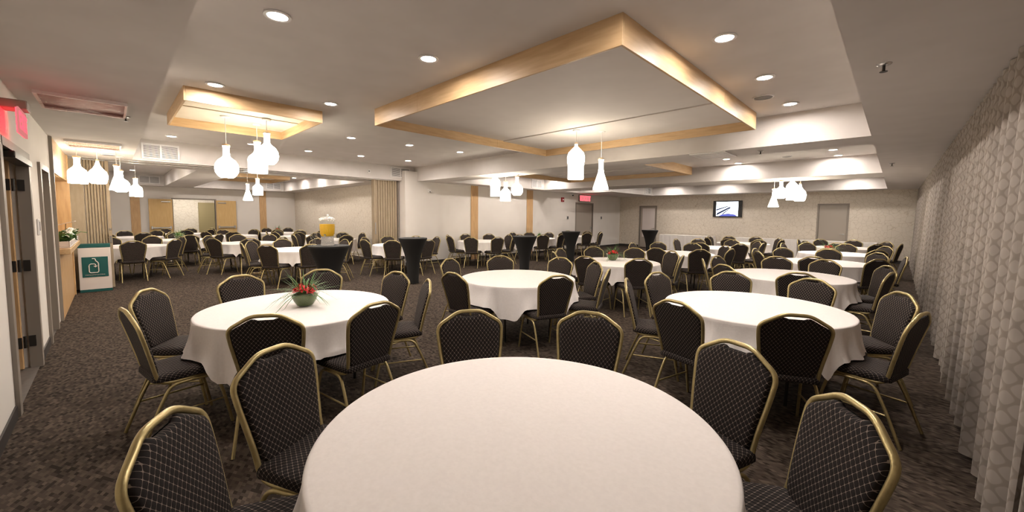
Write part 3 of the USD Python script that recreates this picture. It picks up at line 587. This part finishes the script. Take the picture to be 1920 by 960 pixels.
# ---------------------------------------------------------------- curtains along the right
def curtain(y0, y1, label, seed, over=0):
    q = np.random.default_rng(seed); ys = np.arange(y0, y1+.001, .016); ph = np.cumsum(.016*2*np.pi/(.235+.07*np.sin(ys*1.7+seed)))+q.uniform(0, 6)
    V, UV, F = [], [], []; zs = [2.655, 2.62, 2.4, 2.0, 1.5, 1.0, .5, .2, .03]; nz = len(zs)
    for i, z in enumerate(zs):
        t = 1-z/2.655; am = .035+.05*t
        x = .515-.03*t-over-am*np.sin(ph+.35*t*np.sin(ys*2.3))-.018*t*np.sin(ph*.37+seed); yy = ys+.012*t*np.sin(ph*.5)
        if i == 4: s = np.r_[0, np.cumsum(np.hypot(np.diff(x), np.diff(yy)))]
        V.append(np.c_[x, yy, np.full(len(ys), z)])
    for z in zs: UV.append(np.c_[s+y0, np.full(len(ys), z)])
    n = len(ys); V = np.vstack(V); UV = np.vstack(UV)
    for i in range(nz-1):
        for j in range(n-1): a = i*n+j; F += [(a, a+n, a+n+1), (a, a+n+1, a+1)]
    tag(obj('curtain', trimesh.Trimesh(V, F, process=False), 'curtain_cloth', smooth=True, uv=UV), label, 'curtain', 'long patterned curtains')
e = [-.45, 2.55, 5.9, 9.3, 12.7, 16.1, 19.6]
for i in range(6):
    curtain(e[i]+.001, e[i+1]-.001, f'floor-length beige circle-patterned curtain, {ordn[i]} panel from the camera', i+1)

# ---------------------------------------------------------------- folded partitions
def accordion(label, x0, x1, y0, y1, n, axis, group='folded accordion partitions'):
    t = thing('folding_partition', label, 'partition', group=group)
    for i in range(n):
        a, b = (y0+(y1-y0)*i/n, y0+(y1-y0)*(i+1)/n); c = (a+b)/2
        P = [(x0, a+.0015), (x1, a+.009), (x1, b-.009), (x0, b-.0015), (x0-.05*np.sign(x1-x0), b-.0015), (x0-.05*np.sign(x1-x0), a+.0015)]
        obj('pleat', trimesh.creation.extrude_polygon(Polygon(P), ZS-.03, engine='earcut').apply_translation([0, 0, .01]), 'partition_vinyl', t)
    return t
fp = accordion('beige accordion partition folded beside the papered wall', -11.33, -11.305, 5.62, 6.34, 9, 'y')
obj('end_post', cbox(-11.44, -11.27, 5.56, 5.62, .01, ZS-.015), 'partition_vinyl', fp); obj('end_post', cbox(-11.44, -11.27, 6.36, 6.39, .01, ZS-.015), 'trim_grey', fp); obj('handle', cbox(-11.27, -11.24, 5.575, 5.605, 1.0, 1.35), 'steel', fp)
fp = accordion('beige accordion partition folded behind the serving hatch', -11.79, -11.772, -.36, -.06, 7, 'y')
obj('end_post', cbox(-11.90, -11.72, -.055, .0, .01, ZS-.015), 'partition_vinyl', fp); obj('lead_panel', cbox(-11.90, -11.76, -.565, -.365, .01, ZS-.015), 'partition_vinyl', fp); obj('latch', cat_([cbox(-11.72, -11.70, -.04, -.01, .95, 1.1), cbox(-11.72, -11.70, -.04, -.01, 1.22, 1.26)]), 'steel', fp)

# ---------------------------------------------------------------- serving hatch: wood lining, counter, flowers, card
sh = thing('serving_hatch', 'maple-clad serving hatch with a projecting counter shelf', 'serving hatch', (0, 0, 0))
x0, x1 = HX
obj('side_panel', cbox(x1-.06, x1-.002, W-.5, YL+.035, 0, ZS-.003), 'wood_veneer_z', sh); obj('side_panel', cbox(x0+.002, x0+.06, W-.5, YL+.05, 0, ZS-.003), 'wood_veneer_z', sh)
obj('edge_strip', box(x1, x1+.006, YL+.001, YL+.036, 0, ZS-.003), 'trim_grey', sh)
obj('header_panel', cbox(x0+.06, x1-.06, YL+.001, YL+.03, 2.16, ZS-.003), 'wood_veneer', sh); obj('header_soffit', cbox(x0+.06, x1-.06, W-.5, YL, 2.16, 2.20), 'wood_veneer', sh)
obj('back_panel', cbox(x0-.03, x1+.03, W-.54, W-.5, 0, ZS-.02), 'wood_veneer_z', sh)
obj('counter', cbox(x0+.06, x1-.06, W-.5, YL+.14, .965, 1.045), 'wood_veneer', sh)
n = 4
for i in range(n): obj('front_panel', cbox(x0+.06+(x1-x0-.12)*i/n+.002, x0+.06+(x1-x0-.12)*(i+1)/n-.002, YL+.001, YL+.03, .0, .963, .003), 'wood_veneer_z', sh)
fb = thing('flower_box', 'long white window box of white flowers on the hatch counter', 'flower box', (-9.95, YL+.04, 1.046)); hl = 1.05
obj('trough', cat_([cbox(-hl, hl, -.09, .09, 0, .02), cbox(-hl, hl, -.09, -.075, .02, .10), cbox(-hl, hl, .075, .09, .02, .10), cbox(-hl, -hl+.02, -.075, .075, .02, .10), cbox(hl-.02, hl, -.075, .075, .02, .10)]), 'sign_white', fb); obj('soil', box(-hl+.02, hl-.02, -.075, .075, .02, .085), 'soil', fb)
q = np.random.default_rng(3)
lv = [flower((q.uniform(-hl+.05, hl-.05), q.uniform(-.07, .06), q.uniform(.10, .19)), q.uniform(.05, .10), 6, (q.uniform(-1, 1), q.uniform(-1, 1), 1), i) for i in range(110)]
tag(obj('foliage', cat_(lv), 'stem_green', fb), 'dense green leaves', kind='stuff')
for i in range(20): obj('white_bloom', flower((-hl+.1+(2*hl-.2)*i/19+q.uniform(-.02, .02), q.uniform(-.03, .08), q.uniform(.17, .25)), .05, 6, (q.uniform(-.2, .9), q.uniform(-.2, .8), 1), i), 'petal_white', fb)
obj('long_stem', tube([(-hl+.1, .05, .12), (-hl, .12, .17), (-hl-.12, .20, .15)], .006, 6), 'stem_green', fb)
cm = cbox(-.17, .17, -.11, .11, 0, .008, .002); cm.apply_transform(trimesh.transformations.rotation_matrix(.3, [1, 0, 0]))
cd = obj('card', at(cm, .55, .03, .36), 'sign_white', fb); tag(cd, 'small white card on a rod'); obj('card_rod', tube([(.55, .0, .08), (.55, .02, .2), (.55, .03, .355)], .004, 6), 'dark_metal', fb)

# ---------------------------------------------------------------- sign stand with bottle logo
ss = thing('sign_stand', 'white standing sign with teal bands and a bottle logo', 'sign', (-11.36, -.265, 0))
w2, hh = .225, .955
obj('body', cbox(-.26, 0, -w2, w2, .05, hh-.07), 'sign_white', ss); obj('top_band', cbox(-.26, .004, -w2, w2, hh-.07, hh), 'teal', ss); obj('base_band', cbox(-.26, .004, -w2, w2, 0, .055), 'teal', ss)
lp = obj('logo_plate', box(0, .006, -.18, .18, .30, .70), 'teal', ss)
def xz(pts): return [(0.010, p[0], p[1]) for p in pts]
arrow = [(-.04, .665), (.005, .665), (.005, .625), (.03, .60), (.045, .57), (.045, .42), (.04, .395), (.02, .385), (-.06, .385), (-.08, .395), (-.085, .42), (-.085, .53), (-.075, .55), (-.06, .56), (-.01, .56), (.005, .545), (.005, .53)]
obj('bottle_outline', tube(rounded(xz(arrow), .02, 4), .0085, 8), 'sign_white', lp); obj('arrow_head', onto(trimesh.creation.extrude_polygon(Polygon([(-.028, .525), (.035, .525), (.003, .49)]), .004, engine='earcut'), (.008, 0, 0), (0, 1, 0), (0, 0, 1)), 'sign_white', lp)
tx = text('consommaction', .022, .002); tx.apply_translation([-tx.bounds.mean(0)[0], 0, 0]); tx.apply_scale([.27/np.ptp(tx.bounds[:, 0]), 1, 1])
obj('lettering', onto(tx, (.007, -.005, .335), (0, 1, 0), (0, 0, 1)), 'sign_white', lp)

# ---------------------------------------------------------------- television
tv = thing('television', 'wall-mounted television showing a bright picture on the papered wall', 'television', (-5.53, YF, 2.0))
obj('casing', cbox(-.60, .60, -.075, -.02, -.37, .37, .012), 'black_plastic', tv); obj('wall_mount', box(-.2, .2, -.02, 0, -.15, .15), 'dark_metal', tv)
sc = obj('screen', box(-.47, .45, -.0775, -.074, -.33, .33), 'screen_white', tv)
def poly_s(pts, y=-.0795): return onto(trimesh.creation.extrude_polygon(Polygon(pts), .0015, engine='earcut'), (0, y+.0015, 0), (1, 0, 0), (0, 0, 1))
obj('picture_line', cat_([poly_s([(-.46, -.30), (-.41, -.19), (.13, .10), (.10, .03)]), poly_s([(-.22, -.24), (-.165, -.24), (.165, .07), (.15, .075)]), poly_s([(-.46, -.075), (-.46, -.025), (.02, .125), (.02, .10)])]), 'screen_dark', sc)
obj('picture_band', poly_s([(-.34, -.33), (-.20, -.25), (.05, -.22), (.32, -.26), (.40, -.33)]), 'screen_blue', sc); obj('picture_detail', cat_([poly_s([(-.33, .20), (-.33, .23), (-.12, .23), (-.12, .20)]), poly_s([(.33, -.24), (.35, -.24), (.355, .0), (.345, .0)]), poly_s([(-.44, .07), (-.44, .12), (-.38, .12), (-.38, .07)]), poly_s([(-.36, .05), (-.28, .02), (-.27, .03), (-.34, .08)])]), 'screen_grey', sc)

# ---------------------------------------------------------------- signs and small fittings on walls
ex = thing('exit_sign', 'lit red exit sign above the near doorway', 'exit sign', (-5.2, YL, 2.25))
obj('canopy', cbox(-.10, .10, 0, .14, .17, .24), 'trim_grey', ex); obj('backlight', box(-.19, .19, .085, .09, -.03, .165), 'exit_red', ex); pn = obj('face_panel', cbox(-.20, .20, .092, .105, -.035, .17, .002), 'exit_panel', ex)
tx = text('EXIT', .13, .002, True); tx.apply_translation([-tx.bounds.mean(0)[0], -.065, 0]); obj('lettering', onto(tx, (0, .1055, .07), (-1, 0, 0), (0, 0, 1)), 'exit_red', pn)
ex = thing('exit_sign', 'lit red exit sign over the grey door in the white wall', 'exit sign', (XW, 16.2, 2.46))
obj('housing', cbox(0, .06, -.48, .48, -.15, .17), 'trim_grey', ex); pn = obj('face_panel', cbox(.06, .07, -.45, .45, -.13, .15, .002), 'exit_panel', ex)
tx = text('EXIT', .21, .002, True); tx.apply_translation([-tx.bounds.mean(0)[0], -.105, 0]); tx.apply_scale([1.35, 1, 1]); obj('lettering', onto(tx, (.0705, 0, .01), (0, 1, 0), (0, 0, 1)), 'exit_red', pn)
def small(name, label, cat, loc, parts, group=None):
    t = thing(name, label, cat, loc, 0, group)
    for n, m, mt in parts: obj(n, m, mt, t)
    return t
small('fire_alarm', 'red fire alarm on the white wall left of the exit door', 'fire alarm', (XW, 14.43, 2.35), [('casing', cbox(0, .06, -.09, .09, -.10, .10), 'red_plastic'), ('strobe', cbox(.06, .075, -.04, .04, -.03, .03), 'white_plastic')])
for y, lab in ((14.85, 'black thermostat on the white wall left of the exit door'), (17.75, 'black thermostat on the white wall right of the exit door')):
    small('thermostat', lab, 'thermostat', (XW, y, 1.53), [('casing', cbox(0, .03, -.06, .06, -.08, .08), 'white_plastic'), ('face', cbox(.03, .035, -.045, .045, -.065, .065, .002), 'black_plastic')], 'wall thermostats')
small('motion_sensor', 'small white sensor high on the white wall above the first bare stretch', 'sensor', (XW, 7.3, 2.38), [('casing', cbox(0, .05, -.05, .05, -.06, .06), 'white_plastic'), ('eye', cbox(.05, .056, -.02, .02, -.05, -.02, .002), 'black_plastic')])
small('security_camera', 'tiny dome camera at the top of the white wall', 'camera', (XW, 15.2, 2.6), [('mount', cbox(0, .08, -.05, .05, 0, .05), 'white_plastic'), ('dome', at(lathe([(0, -.06), (.03, -.05), (.045, -.02), (.045, 0), (0, 0)], 16), .045, 0, 0), 'black_plastic')])
small('thermostat', 'slim grey wall control between the two left doors', 'thermostat', (-6.8, YL, 1.42), [('casing', cbox(-.03, .03, 0, .02, -.09, .09), 'white_metal'), ('face', cbox(-.02, .02, .02, .024, -.04, .06, .002), 'grille_shadow')])
def grille(label, o, ua, wdt, hgt, nrm, group='double air grilles'):
    t = thing('air_grille', label, 'air vent', o, 0, group); ua, nrm = np.array(ua, float), np.array(nrm, float)
    def bx(u0, u1, z0, z1, d0, d1):
        P = np.array([ua*u+nrm*d+np.array([0, 0, z]) for u in (u0, u1) for z in (z0, z1) for d in (d0, d1)]); return box(*np.ravel(np.c_[P.min(0), P.max(0)]))
    W_, H_ = wdt/2, hgt/2
    obj('backing', bx(-W_+.01, W_-.01, -H_+.01, H_-.01, .001, .006), 'grille_shadow', t)
    obj('frame', cat_([bx(-W_, W_, H_-.03, H_, 0, .02), bx(-W_, W_, -H_, -H_+.03, 0, .02), bx(-W_, -W_+.03, -H_+.03, H_-.03, 0, .02), bx(W_-.03, W_, -H_+.03, H_-.03, 0, .02), bx(-.015, .015, -H_+.03, H_-.03, 0, .02)]), 'white_metal', t)
    n = 12
    for i in range(n):
        z = -H_+.03+(hgt-.06)*(i+.5)/n; obj('slat', cat_([bx(-W_+.03, -.015, z-.004, z+.005, .008, .016), bx(.015, W_-.03, z-.004, z+.005, .008, .016)]), 'white_metal', t)
grille('white double air grille on the beam above the serving hatch end', (XP, .79, 2.86), (0, 1, 0), .60, .32, (1, 0, 0))
grille('white double air grille on the beam above the folded partition', (XP, 6.38, 2.90), (0, 1, 0), .66, .32, (1, 0, 0))
grille('air grille on the end face of the far room left tray', (-21.2, 1.12, 2.88), (0, 1, 0), .62, .30, (1, 0, 0))
grille('air grille on the end face of the far room right tray', (-21.2, 5.45, 2.88), (0, 1, 0), .62, .30, (1, 0, 0))
grille('air grille in the second tray corner above the white wall', (-10.35, 11.95, 2.87), (0, 1, 0), .62, .32, (1, 0, 0))
grille('air grille in the last tray corner by the corner door', (-8.75, 18.4, 2.86), (0, 1, 0), .62, .32, (1, 0, 0))
df = thing('ceiling_diffuser', 'flat white slotted diffuser under the first beam', 'air vent', (-2.29, 7.22, ZS))
obj('frame', cat_([box(-.28, .28, -.33, -.30, -.015, 0), box(-.28, .28, .30, .33, -.015, 0), box(-.28, -.25, -.30, .30, -.015, 0), box(.25, .28, -.30, .30, -.015, 0)]), 'white_metal', df)
for i in range(7): obj('slat', box(-.25, .25, -.29+.085*i, -.235+.085*i, -.012, -.004), 'white_metal', df)
for i, (xa, xb) in enumerate(((-6.18, -5.45), (-9.45, -8.80), (-2.6, -1.93))):
    h = thing('ceiling_heater', ('plastic-wrapped reddish ceiling heater, nearest the exit sign', 'plastic-wrapped ceiling heater above the hatch lamps', 'ceiling heater at the top edge over the left wall')[i], 'ceiling heater', ((xa+xb)/2, -.14, ZS), 0, 'plastic-wrapped ceiling heaters'); w = (xb-xa)/2
    obj('panel', box(-w+.02, w-.02, -.28, .28, -.012, -.002), 'heater_red' if i == 0 else 'panel_cream', h)
    obj('frame', cat_([box(-w, w, -.30, -.28, -.03, 0), box(-w, w, .28, .30, -.03, 0), box(-w, -w+.02, -.28, .28, -.03, 0), box(w-.02, w, -.28, .28, -.03, 0)]), 'white_metal', h)
    g = np.random.default_rng(i+5); nx, ny = 40, 30; X, Y = np.meshgrid(np.linspace(-w+.005, w-.005, nx), np.linspace(-.295, .295, ny), indexing='ij')
    ang = np.arctan2(Y, X); Z = -.034-.010*np.abs(np.sin(7*ang+2*np.sin(3*ang)))*np.clip(np.hypot(X, Y)*5, 0, 1)+.004*g.random(X.shape)
    F = [f for a in range(nx-1) for b in range(ny-1) for f in ((a*ny+b, a*ny+b+1, (a+1)*ny+b), ((a+1)*ny+b, a*ny+b+1, (a+1)*ny+b+1))]
    obj('plastic_wrap', trimesh.Trimesh(np.c_[X.ravel(), Y.ravel(), Z.ravel()], F, process=False), 'plastic_film', h, True)
def sprinkler(x, y, z, label):
    t = thing('sprinkler_head', label, 'sprinkler', (x, y, z), 0, 'ceiling sprinklers')
    obj('escutcheon', lathe([(0, -.012), (.03, -.012), (.042, -.004), (.042, 0), (0, 0)], 20), 'steel', t)
    obj('head', cat_([tube([(0, 0, -.01), (0, 0, -.03), (0, 0, -.05)], .008, 8), at(lathe([(0, 0), (.022, 0), (.022, .003), (0, .003)], 14), 0, 0, -.055)]), 'dark_metal', t)
sprinkler(-.12, 3.76, ZS, 'chrome sprinkler head in the soffit near the curtain'); sprinkler(-.12, 10.43, ZS, 'small far sprinkler head in the curtain-side soffit'); sprinkler(-6.2, .16, ZS, 'sprinkler head beside the plastic-wrapped heater')
sprinkler(-1.6, 7.25, ZS, 'sprinkler head under the first beam, right of the slotted diffuser')
def speaker(x, y, z, label):
    t = thing('ceiling_speaker', label, 'speaker', (x, y, z), 0, 'round ceiling speakers'); obj('grille', lathe([(0, -.006), (.09, -.008), (.10, -.004), (0, -.004)], 24), 'grille_shadow', t); obj('rim', lathe([(.10, -.01), (.115, -.01), (.118, 0), (.10, 0)], 24), 'white_metal', t)
speaker(-1.27, 5.75, ZT, 'round ceiling speaker beside the large maple panel'); speaker(-2.0, 11.6, ZT, 'round ceiling speaker in the second tray'); speaker(-10.6, .02, ZS, 'round ceiling speaker above the hatch lamps')
small('wall_sensor', 'small round sensor on the partition beam face', 'sensor', (XP, 5.35, 2.86), [('casing', cbox(0, .03, -.04, .04, -.05, .05), 'white_plastic'), ('eye', cbox(.03, .04, -.02, .02, -.025, .025), 'grille_shadow')])
